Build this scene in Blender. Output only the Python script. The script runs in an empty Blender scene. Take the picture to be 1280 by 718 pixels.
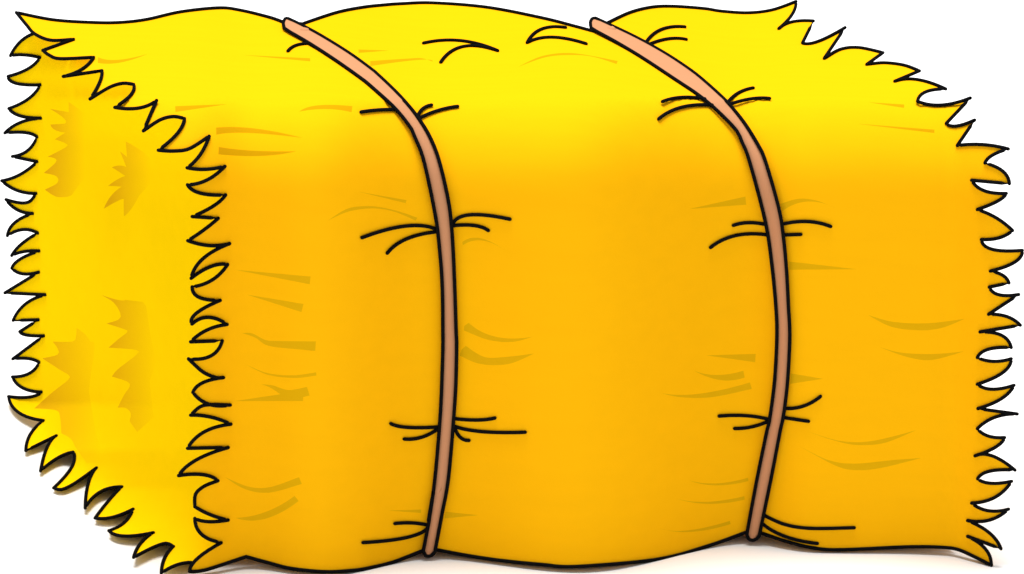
import bpy, bmesh, math, random
from mathutils import Vector, Matrix
from mathutils.geometry import delaunay_2d_cdt

C = bpy.context.scene.collection
random.seed(4)

# ------------------------------------------------------------------ drawing scale and view
# One drawing unit = 1 mm.  The bale is laid out in a frame whose x runs to the right, y up and
# z towards the viewer; every outline gets its own depth from the shape functions below.
D = 6.0                      # metres from lens to the front of the bale
UP = Vector((0.067, 0.952, 0.299)).normalized()
XW = (Vector((1, 0, 0)) - UP.x * UP).normalized()
YW = UP.cross(XW)
ROT = Matrix((XW, YW, UP))   # view frame -> world

def view(px, py, z):
    """point on the bale from outline coordinates and depth (mm)"""
    k = (D - z / 1000.0) / D
    return Vector(((px - 640) / 1000.0 * k, (359 - py) / 1000.0 * k, z / 1000.0))

def interp(tab, x):
    if x <= tab[0][0]: return tab[0][1]
    if x >= tab[-1][0]: return tab[-1][1]
    for (x0, y0), (x1, y1) in zip(tab, tab[1:]):
        if x0 <= x <= x1:
            t = (x - x0) / (x1 - x0); t = t * t * (3 - 2 * t)
            return y0 + (y1 - y0) * t

# ---- profile of the bale: upright front, rounded top edge, flat top
PHI_F, PHI_T = math.radians(-20.3), math.radians(79.0)
Y_T, Y_F = 124.0, 247.0
PROF = []
_z, _y = 0.0, 760.0
while _y > -40:
    PROF.append((_y, _z))
    t = min(1, max(0, (Y_F - _y) / (Y_F - Y_T)))
    t = math.asin(min(1, 0.97 * t + 0.03 * t * t)) / (math.pi / 2)
    _z += -math.tan(PHI_F + (PHI_T - PHI_F) * t) * 1.0
    _y -= 1.0
def prof(py):
    f = 760.0 - py
    i = int(max(0, min(len(PROF) - 2, math.floor(f))))
    return PROF[i][1] + (PROF[i + 1][1] - PROF[i][1]) * (f - i)

EYE = Vector((0, 0, D))
def hit(px, py, p, n):
    """depth at which the line of outline point (px, py) meets a plane"""
    r = Vector(((px - 640) / 1000, (359 - py) / 1000, -D))
    t = (p - EYE).dot(n) / r.dot(n)
    return (EYE + r * t).z * 1000
_gh = view(400, 716, prof(716) + -0.224 * (400 - 288)).dot(UP) - 0.004
def zground(px, py): return hit(px, py, UP * (_gh + 0.005), UP)
# ---- the strings pull the straw in, so it bulges between them and its foot still rests on the ground
FOOT = [(240, 715), (310, 703), (400, 714), (537, 691), (725, 709), (938, 672), (1010, 684), (1120, 685), (1200, 688), (1240, 704)]
PIN = {}
def pinch(px):
    k = round(px)
    if k not in PIN:
        yb = sum(interp(FOOT, k + d) for d in (-24, -12, 0, 12, 24)) / 5
        PIN[k] = prof(yb) + -0.224 * (k - 288) - zground(k, yb) - 8
    if k == px: return PIN[k]
    f = math.floor(px)
    return pinch(f) + (pinch(f + 1) - pinch(f)) * (px - f)
SX = -0.224
def zc(px, py): return prof(py) + SX * (px - 288) - pinch(px)
# ---- the cut end of the bale: runs from the frayed front edge back to the far corner,
#      its lowest stalks splayed out over the ground
EDGE_L = [(20, 60), (46, 85), (72, 117), (88, 127), (105, 165), (126, 195), (148, 230), (171, 262), (208, 282), (245, 289), (720, 289)]
EDGE_R = [(20, 960), (37, 973), (54, 1003), (73, 1031), (81, 1083), (102, 1118), (127, 1147), (154, 1183), (182, 1197), (226, 1205), (720, 1205)]
def lin(tab, x):
    if x <= tab[0][0]: return tab[0][1]
    for (x0, y0), (x1, y1) in zip(tab, tab[1:]):
        if x <= x1: return y0 + (y1 - y0) * (x - x0) / (x1 - x0)
    return tab[-1][1]
TOE = [(505, 24), (526, 40), (545, 56), (566, 74), (585, 100), (609, 130), (636, 149), (666, 174), (690, 203), (718, 232)]
def ze(px, py):
    xr = sum(lin(EDGE_L, py + d) for d in (-8, -4, 0, 4, 8)) / 5
    zr = zc(xr, py) - 20
    xl = lin(TOE, py)
    zl = zground(xl, py) if py > 505 else zground(30, 505) + 0.3 * (505 - py)
    xl = min(xl, xr - 40)
    a = zl + (zr - zl) * (px - xl) / (xr - xl)
    b = zground(px, py)
    return max(a, b) + 24 * math.exp(-abs(a - b) / 60.0)

# ------------------------------------------------------------------ outlines
def parse(s):
    """'@x,y,scale' moves the drafting window, 'x,y' is a corner, 'mx,y' a point the curve passes"""
    pts = []; ox = oy = 0; sc = 1
    for tok in s.split():
        if tok[0] == '@':
            ox, oy, sc = map(float, tok[1:].split(','))
        else:
            m = tok[0] == 'm'
            x, y = map(float, tok.lstrip('m').split(','))
            pts.append((ox + x / sc, oy + y / sc, m))
    return pts

def catmull(p, n):
    q = [p[0]] + p + [p[-1]]; out = []
    for i in range(1, len(q) - 2):
        a, b, c, d = q[i - 1], q[i], q[i + 1], q[i + 2]
        k = max(2, int(math.hypot(c[0] - b[0], c[1] - b[1]) / n) + 1)
        for j in range(k):
            t = j / k
            out.append(tuple(0.5 * (2 * b[e] + (c[e] - a[e]) * t + (2 * a[e] - 5 * b[e] + 4 * c[e] - d[e]) * t * t
                                    + (3 * b[e] - a[e] - 3 * c[e] + d[e]) * t ** 3) for e in (0, 1)))
    return out

def curve(pts, step=4.0, closed=False):
    if closed: pts = pts + [(pts[0][0], pts[0][1], False)]
    out = []; seg = [pts[0][:2]]
    for x, y, m in pts[1:]:
        seg.append((x, y))
        if m: continue
        a, b = seg[0], seg[-1]
        if len(seg) == 2:
            k = max(1, int(math.hypot(b[0] - a[0], b[1] - a[1]) / step / 2))
            out += [(a[0] + (b[0] - a[0]) * j / k, a[1] + (b[1] - a[1]) * j / k) for j in range(k)]
        elif len(seg) == 3:
            c = (2 * seg[1][0] - (a[0] + b[0]) / 2, 2 * seg[1][1] - (a[1] + b[1]) / 2)
            k = max(4, int(math.hypot(b[0] - a[0], b[1] - a[1]) / step))
            for j in range(k):
                t = j / k
                out.append(tuple((1 - t) ** 2 * a[e] + 2 * t * (1 - t) * c[e] + t * t * b[e] for e in (0, 1)))
        else:
            out += catmull(seg, step)
        seg = [(x, y)]
    if not closed: out.append(seg[0])
    return out

COVER = """
@0,0,5.981 122,95 m400,150 m700,170 @100,0,3.9875 m200,113 m330,98 m500,60 m690,40 m800,52
@320,0,5.981 m100,130 200,165 345,180 m600,95 m800,55 m957,38 @500,0,3.681 m0,18 m150,14 m400,34 m650,82 m800,120
@720,0,5.981 130,235 235,172 m400,95 m560,55 m720,48 m957,65 @860,0,5.981 m250,85 m450,97 m630,75
@960,0,5.981 210,12 m180,110 80,215 m180,165 340,158 258,322 m370,312 577,207 420,438 m540,370 m680,357 860,395 738,483
@1080,60,5.981 m150,112 m300,130 415,172 230,250 m400,238 612,308 m460,330 400,400 m580,428 795,375 615,565 m690,585 828,540
@1120,140,5.981 458,252 m650,245 840,278 m720,325 665,383 m800,445 848,538 565,512 m660,590
@1120,240,5.981 825,12 m760,70 608,133 m750,195 872,290 m770,345 638,357 m720,430 945,438 m890,525 705,593 m800,625 845,682
@1120,350,5.981 697,55 m770,112 918,110 692,258 m830,275 930,340 628,390 m790,415 862,507 m690,520 608,582 m730,610 862,590
@1120,450,5.981 m800,95 608,183 m720,220 883,190 m790,290 612,365 907,405 m740,430 608,515 m690,570
@1120,540,5.981 813,43 m745,115 590,180 m720,180 890,287 m700,295 610,352 m710,385 865,370 m740,490 565,533 m690,590 842,578 m700,660
@1120,598,5.981 535,317 m700,410 785,528 535,435 m670,530 713,652 m580,585 m450,530 m300,515 m150,513 m0,517
@940,600,6.0875 m650,533 m450,515 m250,465 62,402 @820,538,3.9875 445,510 m250,580 m0,645
@520,568,4.785 m957,672 m750,660 m500,635 m300,605 125,572 @440,610,6.646 580,525 m350,615 m150,665 m0,688
@280,598,5.981 m750,700 m500,675 m330,632 165,587
@180,598,5.981 m500,675 m400,697 340,697 m400,600 578,482 m430,420 380,300 m480,325 630,313 m500,275 380,213 m385,120 m450,60
@170,510,5.981 613,545 m500,500 318,507 m450,390 690,297 385,303 m510,180 710,123 m560,70
@170,410,5.981 408,653 m480,590 m560,575 705,578 m540,570 425,482 m500,410 655,372 m600,373 m500,330 392,232 m560,210 645,97
@170,310,5.981 408,703 m530,615 682,573 m540,520 418,570 m450,490 630,393 m470,370 420,292 m570,240 685,125 m560,140 412,228
@170,220,5.981 m500,620 700,507 m550,522 387,485 m500,410 615,318 420,305 m580,225 670,143 m480,130 385,67
@170,120,5.981 m530,630 665,527 m520,550 382,538 m480,440 547,302 m400,395 m280,413 167,407 m310,280 362,170 m280,155 m180,180 55,262
@80,40,5.981 692,513 m560,570 380,565 m500,470 520,393 m440,385 m340,415 195,502 m265,380
@0,0,5.981 762,530 473,573 m610,520 700,430 m450,440 m370,415 320,378 550,295 m380,302 m260,255 m200,190
"""
END = """
@0,0,5.981 245,255 m150,315 78,418 m180,412 300,432 m210,515 60,572 m120,625
@0,100,5.981 302,38 m215,140 65,215 m150,270 305,287 m150,320 36,398 m190,395 278,428 m205,530 92,573 m180,592
@0,200,5.981 278,14 m150,110 12,157 m130,230 270,252 m230,305 m180,323 m110,315 44,297 m130,375 245,402 m110,470 55,568 m170,522 283,548 m160,630
@0,300,5.981 87,118 m180,88 293,84 m150,145 88,213 m170,255 290,242 36,397 338,411 m190,480 98,603 288,598 147,687
@0,400,5.981 m200,115 327,120 95,293 m210,290 293,318 m220,400 92,427 m170,510 310,540 m220,578
@0,480,5.981 63,95 m140,215 325,275 m225,380 193,500 422,388 m350,480 303,652 m430,555
@60,560,5.981 187,32 m180,140 42,300 m100,312 m200,265 363,150 m300,270 278,450 m390,330 553,292 m450,400 352,525 m480,520 637,458 m570,560 455,620 m570,660
@60,598,5.981 788,407 m690,490 640,592 m780,520 m880,487 938,510 m870,600 847,710
@180,598,5.981 m240,650 352,630
"""
PATCHES = ["""
@30,120,5.981 333,45 335,122 193,97 m300,170 305,208 197,215 m230,255 310,275 230,325 m320,360 m310,385 178,455 m235,470 m235,500 148,577 m240,600 m250,650 155,702
@30,170,5.981 m240,455 m330,455 360,440 440,330 460,300 @30,120,5.981 445,125""", """
@30,170,5.981 760,42 770,158 717,115 765,232 m710,222 657,235 758,300 m700,325 630,373 730,380 m650,450 597,545 m720,478 745,485 747,602 m800,550 860,450 940,360 950,180 m890,120""", """
@40,360,5.981 517,53 m640,90 700,90 830,105 855,140 885,350 930,560 @40,460,5.981 880,100 910,370 787,480 730,400 m738,340 m700,300 640,298
m690,200 m730,140 m715,105 598,65 @40,360,5.981 m640,610 m780,500 m780,465 572,447 m650,380 m712,330 m690,310 557,267 m650,235 m660,190 m610,110""", """
@40,360,5.981 333,300 m400,350 435,402 465,405 470,450 440,650 @40,460,5.981 427,180 480,500 515,600 520,712 410,712 m330,600 m290,530 220,490
m210,370 m180,318 17,303 m150,185 m270,90 m275,55 m200,10 @40,360,5.981 77,527 m190,500 m195,460 155,402 m300,402 m328,370"""]

WISPS_TOP = """@80,40,5.981 255,190 m400,210 625,165 m420,230 253,232
@170,120,5.981 293,78 680,63 295,121
@260,140,5.981 60,118 m350,125 705,195 m300,158 62,172
@260,140,5.981 80,262 m330,290 660,295 m400,330 78,318
@0,0,1 303,69 387.7,73.1 387.7,76.9
@360,40,4.785 422,106 605,112 422,126
@360,40,4.785 492,175 m720,160 m800,158 865,178 m780,168 493,205
@360,40,4.785 68,477 m180,440 385,445 380,481 m230,462
@640,20,5.981 45,382 m230,300 m460,280 790,338 782,360 m600,305 m430,293 m250,310
@1060,100,5.981 150,168 420,185 419,210
@1060,100,5.981 60,328 646,373 645,398""".split('\n')
WISPS_FRONT = """@400,220,3.681 175,73 398,112 395,126
@400,220,3.681 35,207 m130,150 m240,140 m350,160 448,193 440,206 m340,165 m240,150 m130,165
@400,220,3.681 655,305 m750,290 888,370 m760,300 657,320
@440,380,3.9875 560,110 582,95 m720,165 905,163 m800,190 m680,180 558,133
@440,380,3.9875 545,230 567,210 m660,265 m760,265 908,248 m780,300 m640,300 537,258
@440,500,3.9875 180,552 344,547 344,564
@440,500,3.9875 466,558 630,575 462,591
@860,220,4.35 8,180 312,113 317,157
@860,220,4.35 502,153 m600,125 m700,135 805,177 m650,140 512,193
@860,220,4.35 550,466 918,508 550,511
@820,380,3.9875 250,257 497,250 494,291
@820,380,3.9875 188,332 m300,355 435,334 442,367 m320,380
@820,380,3.9875 8,440 m200,450 468,392 478,424 m280,465 m120,465
@820,380,3.9875 672,347 832,374 668,399
@820,538,3.9875 165,250 m300,265 458,237 461,253 m300,275
@820,538,3.9875 100,340 m250,357 440,329 442,346 m260,367
@820,538,3.9875 8,486 m150,500 368,452 372,468 m170,507
@980,500,3.9875 120,158 m280,205 m440,205 658,152 m500,215 m360,225 m240,200
@980,500,3.9875 75,230 m220,300 m350,318 m550,300 685,290 m480,340 m350,350 m250,325
@1060,360,5.981 150,203 m340,255 m600,265 873,232 m700,300 m530,318 m320,290
@1060,360,5.981 235,443 m400,485 m640,495 868,475 m680,530 m560,540 m400,505
@260,320,5.981 205,105 767,155 760,213
@260,320,5.981 290,290 714,360 699,421
@260,320,5.981 255,578 m330,580 m430,630 520,637 806,640 802,711 520,685 m430,665 m350,610
@260,420,5.981 280,213 m450,280 m640,295 808,273 811,297 m650,315 m450,292
@260,420,5.981 380,362 m480,370 m600,405 740,382 760,447 711,458 711,488 200,488 540,437 m450,380
@260,570,5.981 125,158 m300,230 m460,235 680,160 702,210 m460,275 m280,250
@260,570,5.981 205,464 m430,420 648,300 677,338 m430,470""".split('\n')
STRANDS = """@320,0,5.981 405,327 m300,340 238,383
@440,80,5.981 68,360 m200,345 330,342
@440,80,5.981 490,395 m530,335 595,308
@440,80,5.981 500,408 m640,350 790,318
@500,0,3.681 108,199 m280,188 450,234 m290,215 187,287
@500,0,3.681 762,127 m650,135 585,197 m700,172 857,202
@400,220,3.681 193,285 m400,231 545,250
@400,220,3.681 310,356 m400,290 545,257
@400,220,3.681 612,222 m690,180 874,200
@400,220,3.681 608,230 m710,229 774,252
@440,500,3.9875 194,119 m280,138 435,135
@440,500,3.9875 261,196 m350,186 435,140
@440,500,3.9875 515,95 m630,101 712,91
@440,500,3.9875 513,133 m650,159 863,162
@440,500,3.9875 513,140 m540,188 583,203
@440,500,3.9875 214,617 m300,614 378,625
@440,500,3.9875 55,712 m280,685 378,635
@720,0,5.981 525,315 m640,220 815,202
@720,0,5.981 545,333 m690,291 825,296
@810,80,5.981 107,283 m250,251 425,262
@810,80,5.981 80,412 m250,325 480,308
@810,80,5.981 600,283 m680,215 787,180
@810,80,5.981 610,303 m770,262 910,259
@860,220,4.35 247,270 m330,255 425,266
@860,220,4.35 123,390 m260,325 435,322
@860,220,4.35 510,264 m650,249 776,276
@860,220,4.35 520,322 614,319
@820,380,3.9875 315,560 m450,558 565,577
@820,380,3.9875 392,622 m480,613 565,583
@820,380,3.9875 640,522 m735,510 820,462
@820,380,3.9875 632,567 760,586
@940,600,6.0875 90,270 m250,340 m450,370 778,365
@940,600,6.0875 75,330 m250,431 497,485""".split('\n')
TWINES = [
 ("@320,0,5.981 240,140 m345,190 m500,275 m700,400 m860,516 @440,80,5.981 m200,86 m330,210 m430,320 m500,410 m580,540 m650,718 "
  "@400,220,3.681 m590,110 m607,250 m618,450 m627,718 @440,380,3.9875 m522,200 m518,400 m505,600 @440,500,3.9875 m480,400 @440,610,6.646 m750,210 690,530",
  "@320,0,5.981 212,212 m230,226 m400,325 m600,455 m800,597 @440,80,5.981 m150,175 m320,330 m440,480 m470,550 m535,718 "
  "@400,220,3.681 m530,180 m548,320 m562,500 m565,718 @440,380,3.9875 m452,250 m440,550 @440,500,3.9875 m410,420 m378,620 @440,610,6.646 m680,0 m640,270 592,525",
  "@320,0,5.981 212,212 m203,175 m218,142 240,140", "@440,610,6.646 592,525 m610,562 m632,568 m660,562 690,530"),
 ("@720,0,5.981 145,136 m240,180 m400,255 m545,330 m700,420 m850,520 @810,80,5.981 m400,110 m530,225 m610,305 m720,440 m820,600 m875,718 "
  "@860,220,4.35 m490,160 m515,300 m535,500 m547,718 @820,380,3.9875 m667,170 m655,400 m635,560 @820,538,3.9875 m620,0 m580,210 m535,430 515,525",
  "@720,0,5.981 112,208 m135,225 m300,315 m500,435 m750,600 @810,80,5.981 m360,220 m480,315 m600,430 m670,510 m700,580 m755,718 "
  "@860,220,4.35 m420,250 m455,480 m478,718 @820,380,3.9875 m602,170 m590,390 m565,580 @820,538,3.9875 m553,0 m500,260 452,520",
  "@720,0,5.981 112,208 m107,170 m120,142 145,136", "@820,538,3.9875 452,520 m462,542 m480,548 m500,543 515,525")]

# ------------------------------------------------------------------ materials
def material(name, col, rough=0.9, vary=0.03, scale=(4, 60, 60), fade=None):
    m = bpy.data.materials.new(name); m.use_nodes = True
    nt = m.node_tree; b = nt.nodes['Principled BSDF']
    b.inputs['Roughness'].default_value = rough
    b.inputs['Specular IOR Level'].default_value = 0.0
    tc = nt.nodes.new('ShaderNodeTexCoord'); mp = nt.nodes.new('ShaderNodeMapping')
    mp.inputs['Scale'].default_value = scale
    nz = nt.nodes.new('ShaderNodeTexNoise'); nz.inputs['Scale'].default_value = 1.0; nz.inputs['Detail'].default_value = 4
    rp = nt.nodes.new('ShaderNodeValToRGB')
    rp.color_ramp.elements[0].position = 0.3; rp.color_ramp.elements[1].position = 0.7
    rp.color_ramp.elements[0].color = tuple(c * (1 - vary) for c in col) + (1,)
    rp.color_ramp.elements[1].color = tuple(min(1, c * (1 + vary)) for c in col) + (1,)
    nt.links.new(tc.outputs['Object'], mp.inputs['Vector']); nt.links.new(mp.outputs[0], nz.inputs['Vector'])
    nt.links.new(nz.outputs['Fac'], rp.inputs['Fac'])
    out = rp.outputs['Color']
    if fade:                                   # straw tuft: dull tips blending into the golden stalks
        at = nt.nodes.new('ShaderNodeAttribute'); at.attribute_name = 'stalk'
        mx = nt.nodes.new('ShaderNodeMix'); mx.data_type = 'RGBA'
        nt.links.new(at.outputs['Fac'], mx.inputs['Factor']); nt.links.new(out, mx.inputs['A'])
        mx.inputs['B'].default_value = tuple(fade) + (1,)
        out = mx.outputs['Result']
    nt.links.new(out, b.inputs['Base Color'])
    return m

K = 0.855
STRAW = (0.98 * K, 0.485 * K, 0.003)
GOLD = (0.98 * K, 0.63 * K, 0.001)
M_straw = material('straw', STRAW, vary=0.012)
M_end = material('cut_straw', GOLD, vary=0.012, scale=(40, 40, 40))
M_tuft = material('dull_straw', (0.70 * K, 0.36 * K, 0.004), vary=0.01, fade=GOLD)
M_wisp_t = material('amber_straw', (0.62 * K, 0.315 * K, 0.002), vary=0.01)
M_wisp_f = material('olive_straw', (0.735 * K, 0.40 * K, 0.003), vary=0.01)
M_ink = material('black_edge', (0.005, 0.005, 0.0055), vary=0.05)
M_twine = material('twine', (0.58 * K, 0.268 * K, 0.134 * K), vary=0.012, scale=(80, 80, 80))
M_ground = material('white_surface', (0.8, 0.8, 0.8), vary=0.004, scale=(3, 3, 3))

# ------------------------------------------------------------------ building helpers
ORIGIN_V = view(700, 640, -420)
ORIGIN = ROT @ ORIGIN_V
GROUND_Z = _gh
ORIGIN.z = GROUND_Z

def W(px, py, z): return ROT @ view(px, py, z) - ORIGIN

def link(name, verts, faces, mat, parent=None, smooth=True, attr=None, norms=None):
    me = bpy.data.meshes.new(name)
    me.from_pydata([tuple(v) for v in verts], [], faces)
    me.materials.append(mat)
    if smooth: me.polygons.foreach_set('use_smooth', [True] * len(me.polygons))
    if attr:
        a = me.attributes.new('stalk', 'FLOAT', 'POINT'); a.data.foreach_set('value', attr)
    me.update()
    if norms: me.normals_split_custom_set_from_vertices([tuple(n) for n in norms])
    o = bpy.data.objects.new(name, me); C.objects.link(o)
    if parent: o.parent = parent
    return o

def inside(poly, x, y):
    r = False; j = len(poly) - 1
    for i in range(len(poly)):
        xi, yi = poly[i]; xj, yj = poly[j]
        if (yi > y) != (yj > y) and x < (xj - xi) * (y - yi) / (yj - yi) + xi: r = not r
        j = i
    return r

def fill(poly, step, subs=()):
    """triangulate an outline with a grid of points inside it; inner outlines become regions of their own"""
    allp = [tuple(p) for p in poly]; loops = [list(range(len(poly)))]
    for q in subs:
        loops.append(list(range(len(allp), len(allp) + len(q)))); allp += [tuple(p) for p in q]
    xs = [p[0] for p in poly]; ys = [p[1] for p in poly]
    cell = {}
    for p in allp: cell.setdefault((int(p[0] // 10), int(p[1] // 10)), []).append(p)
    def near(g):
        cx, cy = int(g[0] // 10), int(g[1] // 10)
        return any((p[0] - g[0]) ** 2 + (p[1] - g[1]) ** 2 < 10 for i in (-1, 0, 1) for j in (-1, 0, 1) for p in cell.get((cx + i, cy + j), ()))
    grid = []; y = min(ys) + step * 0.37; row = 0
    while y < max(ys):
        x = min(xs) + step * (0.31 + 0.5 * (row % 2))
        while x < max(xs):
            if inside(poly, x, y) and not near((x, y)): grid.append((x, y))
            x += step
        y += step * (0.3 if 105 < y < 250 else 0.8); row += 1
    edges = [(l[i], l[(i + 1) % len(l)]) for l in loops for i in range(len(l))]
    v, e, f, *_ = delaunay_2d_cdt([Vector(p) for p in allp + grid], edges, [], 0, 1e-4)
    boxes = [(min(p[0] for p in q), max(p[0] for p in q), min(p[1] for p in q), max(p[1] for p in q)) for q in subs]
    keep, of = [], []
    for t in f:
        if len(t) < 3: continue
        cx = sum(v[i].x for i in t) / len(t); cy = sum(v[i].y for i in t) / len(t)
        if not inside(poly, cx, cy): continue
        o = 0
        for k, (q, bx) in enumerate(zip(subs, boxes)):
            if bx[0] < cx < bx[1] and bx[2] < cy < bx[3] and inside(q, cx, cy): o = k + 1
        keep.append(t); of.append(o)
    return v, keep, of

def slab(poly, zf, thick, step, subs=()):
    """a sheet of straw with thickness: front skin, back skin and rim; inlaid pieces returned one by one"""
    v, f, of = fill(poly, step, subs)
    fwd = ROT @ Vector((0, 0, 1))
    cache = {}
    def normal(p):
        h = 1.0
        d = (W(p.x + h, p.y, zf(p.x + h, p.y)) - W(p.x - h, p.y, zf(p.x - h, p.y))).cross(
             W(p.x, p.y - h, zf(p.x, p.y - h)) - W(p.x, p.y + h, zf(p.x, p.y + h))).normalized()
        return d if d.dot(fwd) > 0 else -d
    fr = [W(p.x, p.y, zf(p.x, p.y)) for p in v]; nr = [normal(p) for p in v]
    tris = []; edges = set()
    for t, o in zip(f, of):
        t = list(t); a, b, c = (fr[i] for i in t[:3])
        if (b - a).cross(c - a).dot(fwd) < 0: t.reverse()
        tris.append((t, o))
        for i in range(len(t)): edges.add((t[i], t[(i + 1) % len(t)]))
    def piece(which, th):
        verts, norms, faces, idx = [], [], [], {}
        own = set()
        def add(co, no): verts.append(co); norms.append(no); return len(verts) - 1
        for t, o in tris:
            if o == which:
                for i in t:
                    if i not in idx: idx[i] = add(fr[i], nr[i])
                faces.append([idx[i] for i in t])
                for i in range(len(t)): own.add((t[i], t[(i + 1) % len(t)]))
        src = {k: i for i, k in idx.items()}
        bi = {}
        for t, o in tris:
            if o == which or which == 0:
                q = []
                for i in reversed(t):
                    if i not in bi: bi[i] = add(W(v[i].x, v[i].y, zf(v[i].x, v[i].y) - th), -nr[i])
                    q.append(bi[i])
                faces.append(q)
        for (p, q) in own:
            if (q, p) not in (edges if which == 0 else own):
                A, B = fr[p], fr[q]; Cc, Dd = verts[bi[q]], verts[bi[p]]
                n_ = (Cc - A).cross(B - A)
                n_ = n_.normalized() if n_.length > 1e-12 else fwd
                k = len(verts)
                for co in (Dd, Cc, B, A): add(co, n_)
                faces.append([k, k + 1, k + 2, k + 3])
        return verts, faces, norms, src, v
    return [piece(k, thick if k == 0 else 2.0) for k in range(len(subs) + 1)]

def tube(path, r, closed=False, sides=8, r2=None):
    """round strand along 3-D points, with rounded ends"""
    P = [Vector(p) for p in path]
    Q = [P[0]]
    for p in P[1:]:
        if (p - Q[-1]).length > r * 0.35: Q.append(p)
    if closed and (Q[-1] - Q[0]).length < r * 0.35: Q.pop()
    P = Q; n = len(P); verts = []; faces = []
    fw = ROT @ Vector((0, 0, 1))
    def frame(i):
        a = P[(i - 1) % n] if closed or i > 0 else P[i]
        b = P[(i + 1) % n] if closed or i < n - 1 else P[i]
        t = b - a
        # at a sharp fold keep to the direction of the incoming stroke
        t1, t2 = (P[i] - a), (b - P[i])
        if t1.length > 1e-9 and t2.length > 1e-9 and t1.normalized().dot(t2.normalized()) < 0.2: t = t1
        t.normalize()
        s = t.cross(fw)
        if s.length < 1e-3: s = t.cross(Vector((1, 0, 0)))
        s.normalize(); return t, s, s.cross(t)
    def ring(c, s, u, rr):
        k = len(verts)
        for j in range(sides):
            a = 2 * math.pi * j / sides
            verts.append(c + s * math.cos(a) * rr + u * math.sin(a) * rr)
        return k
    rings = []
    if not closed:
        t, s, u = frame(0)
        rings += [ring(P[0] - t * r * 0.95, s, u, r * 0.3), ring(P[0] - t * r * 0.6, s, u, r * 0.8)]
    for i in range(n):
        t, s, u = frame(i); rings.append(ring(P[i], s, u, r))
    if not closed:
        rings += [ring(P[-1] + t * r * 0.6, s, u, r * 0.8), ring(P[-1] + t * r * 0.95, s, u, r * 0.3)]
    m = len(rings)
    for i in range(m if closed else m - 1):
        a, b = rings[i], rings[(i + 1) % m]
        for j in range(sides):
            k = (j + 1) % sides
            faces.append([a + j, b + j, b + k, a + k])
    if not closed:
        faces.append([rings[0] + j for j in range(sides)]); faces.append([rings[-1] + j for j in reversed(range(sides))])
    # round beads where the stroke folds back on itself
    for i in range(n):
        if not closed and i in (0, n - 1): continue
        t1, t2 = P[i] - P[i - 1], P[(i + 1) % n] - P[i]
        if t1.length > 1e-9 and t2.length > 1e-9 and t1.normalized().dot(t2.normalized()) < 0.8:
            k0 = len(verts); L = 4; Nn = 8
            for a in range(1, L):
                th = math.pi * a / L
                for b in range(Nn):
                    ph = 2 * math.pi * b / Nn
                    verts.append(P[i] + Vector((math.sin(th) * math.cos(ph), math.sin(th) * math.sin(ph), math.cos(th))) * r)
            verts.append(P[i] + Vector((0, 0, r))); verts.append(P[i] - Vector((0, 0, r)))
            for a in range(L - 2):
                for b in range(Nn):
                    c = (b + 1) % Nn
                    faces.append([k0 + a * Nn + b, k0 + (a + 1) * Nn + b, k0 + (a + 1) * Nn + c, k0 + a * Nn + c])
            for b in range(Nn):
                c = (b + 1) % Nn
                faces.append([k0 + (L - 1) * Nn, k0 + b, k0 + c])
                faces.append([k0 + (L - 1) * Nn + 1, k0 + (L - 2) * Nn + c, k0 + (L - 2) * Nn + b])
    return verts, faces

INK = 0.0023
# ------------------------------------------------------------------ the bale
bale = bpy.data.objects.new('hay_bale', None); C.objects.link(bale); bale.location = ORIGIN
bale['label'] = 'golden yellow hay bale with frayed ends, tied with two brown twines, on plain white'
bale['category'] = 'hay bale'

cover = curve(parse(COVER), closed=True)
WT = [curve(parse(q), closed=True) for q in WISPS_TOP]
WF = [curve(parse(q), closed=True) for q in WISPS_FRONT]
skin = slab(cover, zc, 9, 13, WT + WF)
verts, faces, norms, *_ = skin[0]

# the packed straw behind the skin: top, front, back, underside and the far end
K0 = len(verts); NS = 46; rings = []
for i in range(NS + 1):
    u = i / NS
    def across(py, a=9, b=10): return lin(EDGE_L, py) + a + (lin(EDGE_R, py) - b - lin(EDGE_L, py) - a) * u
    ring = []
    yb = min([y for x, y in cover if y > 655 and abs(x - across(700)) < 9] + [interp(FOOT, across(700))]) - 6
    ys = [yb + (240 - yb) * j / 10 for j in range(10)] + [240 - (240 - 36) * j / 24 for j in range(25)]
    for py in ys:
        px = across(py); d = 5 if py < 120 else 0
        ring.append(W(px, py + d, zc(px, py + d) - 16))
    px = across(42, 34)
    top = view(px, 44, zc(px, 44) - 40)
    for j in range(1, 9):
        h = 0.6 * j / 8
        p = ROT @ (top + Vector((0, 0, 0.006 * math.sin(i * 1.7 + j * 2.1)))) - ORIGIN - Vector((0, 0, h))
        p.z = max(p.z, 0.002); ring.append(p)
    rings.append(ring)
R = len(rings[0])
for ring in rings: verts += ring
for i in range(NS):
    for j in range(R):
        a = K0 + i * R + j; b = K0 + i * R + (j + 1) % R
        faces.append([a, b, b + R, a + R])
for i in (NS,):
    c = sum(rings[i], Vector()) / R; k = len(verts); verts.append(c)
    for j in range(R):
        a = K0 + i * R + j; b = K0 + i * R + (j + 1) % R
        faces.append([k, b, a] if i == 0 else [k, a, b])
core = bpy.data.meshes.new('core'); core.from_pydata([tuple(q) for q in verts[K0:]], [], [[i - K0 for i in q] for q in faces if min(q) >= K0])
core.update(); norms += [q.normal.copy() for q in core.vertices]; bpy.data.meshes.remove(core)
body = link('straw_body', verts, faces, M_straw, bale, norms=norms)
def ink_z(zf, x, y, extra=1.0, k=1.7):
    """how far in front of a sloping skin a stroke must lie to sit on it"""
    g = max(math.hypot(zf(x + 1, y + d) - zf(x - 1, y + d), zf(x, y + d + 1) - zf(x, y + d - 1)) / 2 for d in (-5, 0, 4))
    return zf(x, y) + extra + k * max(0, min(g, 6) - 0.4)
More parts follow.
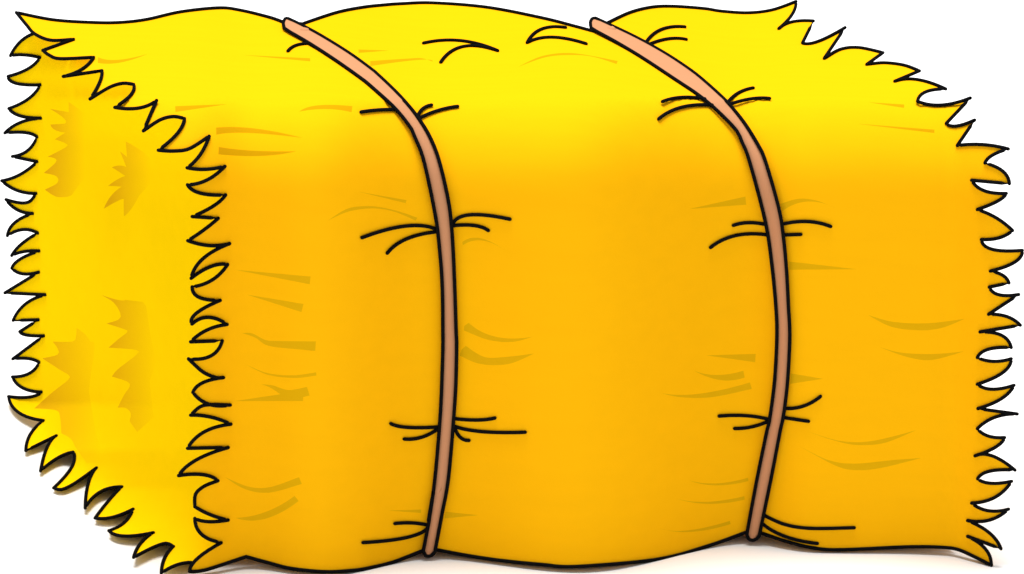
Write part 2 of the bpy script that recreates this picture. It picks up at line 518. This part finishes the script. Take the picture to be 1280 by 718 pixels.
v, f = tube([W(x, y, ink_z(zc, x, y) - (34 if y < 45 and (355 < x < 376 or 743 < x < 758) else 0)) for x, y in cover], INK, closed=True)
link('outline', v, f, M_ink, body)

for i, part in enumerate(skin[1:]):
    link('straw_wisp', part[0], part[1], M_wisp_t if i < len(WT) else M_wisp_f, body, norms=part[2])
for s in STRANDS:
    v, f = tube([W(x, y, ink_z(zc, x, y, 1.3)) for x, y in curve(parse(s), 3)], INK)
    link('straw_strand', v, f, M_ink, body)

# ---- cut end
left = curve(parse(END))
endpoly = left + [(262, 690), (289, 655), (290, 400), (290, 245)] + [(x + 2, y - 1) for y, x in EDGE_L[-3:0:-1]]
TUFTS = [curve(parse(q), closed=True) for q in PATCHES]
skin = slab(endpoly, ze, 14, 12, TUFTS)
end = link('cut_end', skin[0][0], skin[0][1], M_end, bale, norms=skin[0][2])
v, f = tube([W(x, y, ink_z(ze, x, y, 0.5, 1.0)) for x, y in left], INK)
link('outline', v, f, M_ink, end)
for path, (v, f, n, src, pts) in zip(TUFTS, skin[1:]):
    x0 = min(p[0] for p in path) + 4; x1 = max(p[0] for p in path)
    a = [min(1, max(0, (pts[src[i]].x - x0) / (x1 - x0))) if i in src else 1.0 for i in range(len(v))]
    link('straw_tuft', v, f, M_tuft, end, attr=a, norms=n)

# ---- twine
def resample(p, n):
    L = [0]
    for a, b in zip(p, p[1:]): L.append(L[-1] + math.hypot(b[0] - a[0], b[1] - a[1]))
    out = []; j = 0
    for i in range(n):
        t = L[-1] * i / (n - 1)
        while j < len(L) - 2 and L[j + 1] < t: j += 1
        k = (t - L[j]) / max(1e-9, L[j + 1] - L[j])
        out.append((p[j][0] + (p[j + 1][0] - p[j][0]) * k, p[j][1] + (p[j + 1][1] - p[j][1]) * k))
    return out
for rs, ls, ct, cb in TWINES:
    rr = resample(curve(parse(rs)), 90); ll = resample(curve(parse(ls)), 90)
    capt = curve(parse(ct)); capb = curve(parse(cb))
    tw_z = lambda x, y: (zc(x, max(y, 24)) + ink_z(zc, x, max(y, 24), 8)) / 2 + 9 * min(1, max(0, (62 - y) / 25))
    verts = []; faces = []; M = 7
    def cross(a, b, h):
        for j in range(-1, M + 1):
            t = min(1, max(0, j / (M - 1))); x = a[0] + (b[0] - a[0]) * t; y = a[1] + (b[1] - a[1]) * t
            verts.append(W(x, y, tw_z(x, y) + h * math.sin(math.pi * t) - (9 if j in (-1, M) else 0)))
    mt = capt[len(capt) // 2]; nb = len(capb)
    rows = []
    nt_ = len(capt)
    for i in range(1, nt_ // 2): rows.append((capt[nt_ // 2 - i], capt[min(nt_ - 1, nt_ // 2 + i)]))
    rows += list(zip(ll, rr))
    for i in range(1, nb // 2): rows.append((capb[i], capb[nb - 1 - i]))
    for a, b in rows: cross(a, b, 3)
    for i in range(len(rows) - 1):
        for j in range(M + 1):
            k = i * (M + 2) + j; faces.append([k, k + M + 2, k + M + 3, k + 1])
    # the rest of the loop: over the back, down, and underneath the bale
    nv = len(verts)
    a, b = ll[3], rr[3]; mx, my = (a[0] + b[0]) / 2, (a[1] + b[1]) / 2
    back = [view(mx, my, tw_z(mx, my) - 22)]
    q = view(mx - 3, my + 10, tw_z(mx, my) - 75)
    loop = [ROT @ p - ORIGIN for p in (back[0], q)]
    zt = loop[-1].z
    for j in range(1, 9):
        p = loop[1].copy(); p.z = zt + (0.01 - zt) * j / 8; loop.append(p)
    e = capb[nb // 2]; fr_ = ROT @ view(e[0], e[1] - 8, tw_z(e[0], e[1]) - 6) - ORIGIN
    fr_.z = max(fr_.z, 0.012)
    for j in range(1, 7): loop.append(loop[9].lerp(fr_, j / 6))
    tv, tf = tube(loop, 0.0085)
    verts += tv; faces += [[i + nv for i in q_] for q_ in tf]
    tw = link('twine', verts, faces, M_twine, bale)
    ring = rr + capb[::-1][1:-1] + ll[::-1] + capt[1:-1]
    v, f = tube([W(x, y, tw_z(x, y) + 3) for x, y in ring], INK, closed=True)
    link('outline', v, f, M_ink, tw)

# ------------------------------------------------------------------ the surface it lies on
S = 60.0
gv = []; gf = []; N = 12
for i in range(N + 1):
    for j in range(N + 1):
        gv.append((-S + 2 * S * i / N, -S + 2 * S * j / N, 0))
for i in range(N):
    for j in range(N):
        a = i * (N + 1) + j; gf.append([a, a + N + 1, a + N + 2, a + 1])
g = link('ground', gv, gf, M_ground, None, smooth=False)
g.location = (0, 0, GROUND_Z); g['kind'] = 'structure'
g['label'] = 'plain white surface under the hay bale'

# ------------------------------------------------------------------ camera, light
cam = bpy.data.cameras.new('camera'); co = bpy.data.objects.new('camera', cam); C.objects.link(co)
cam.sensor_width = 36.0; cam.lens = 36.0 * D / 1.28
cam.clip_start = 0.05; cam.clip_end = 500
co.matrix_world = Matrix.Translation(ROT @ Vector((0, 0, D))) @ ROT.to_4x4()
bpy.context.scene.camera = co

w = bpy.data.worlds.new('World'); bpy.context.scene.world = w; w.use_nodes = True
bg = w.node_tree.nodes['Background']
bg.inputs['Color'].default_value = (1, 1, 1, 1); bg.inputs['Strength'].default_value = 0.58
sun = bpy.data.lights.new('sun', 'SUN'); sun.energy = 4.9; sun.angle = math.radians(32)
so = bpy.data.objects.new('sun', sun); C.objects.link(so)
so.location = (0, 0, 5); so.rotation_euler = (0, math.radians(-8), 0)

sc = bpy.context.scene
sc.view_settings.view_transform = 'Standard'; sc.view_settings.look = 'None'
sc.view_settings.exposure = 0.0; sc.view_settings.gamma = 1.0
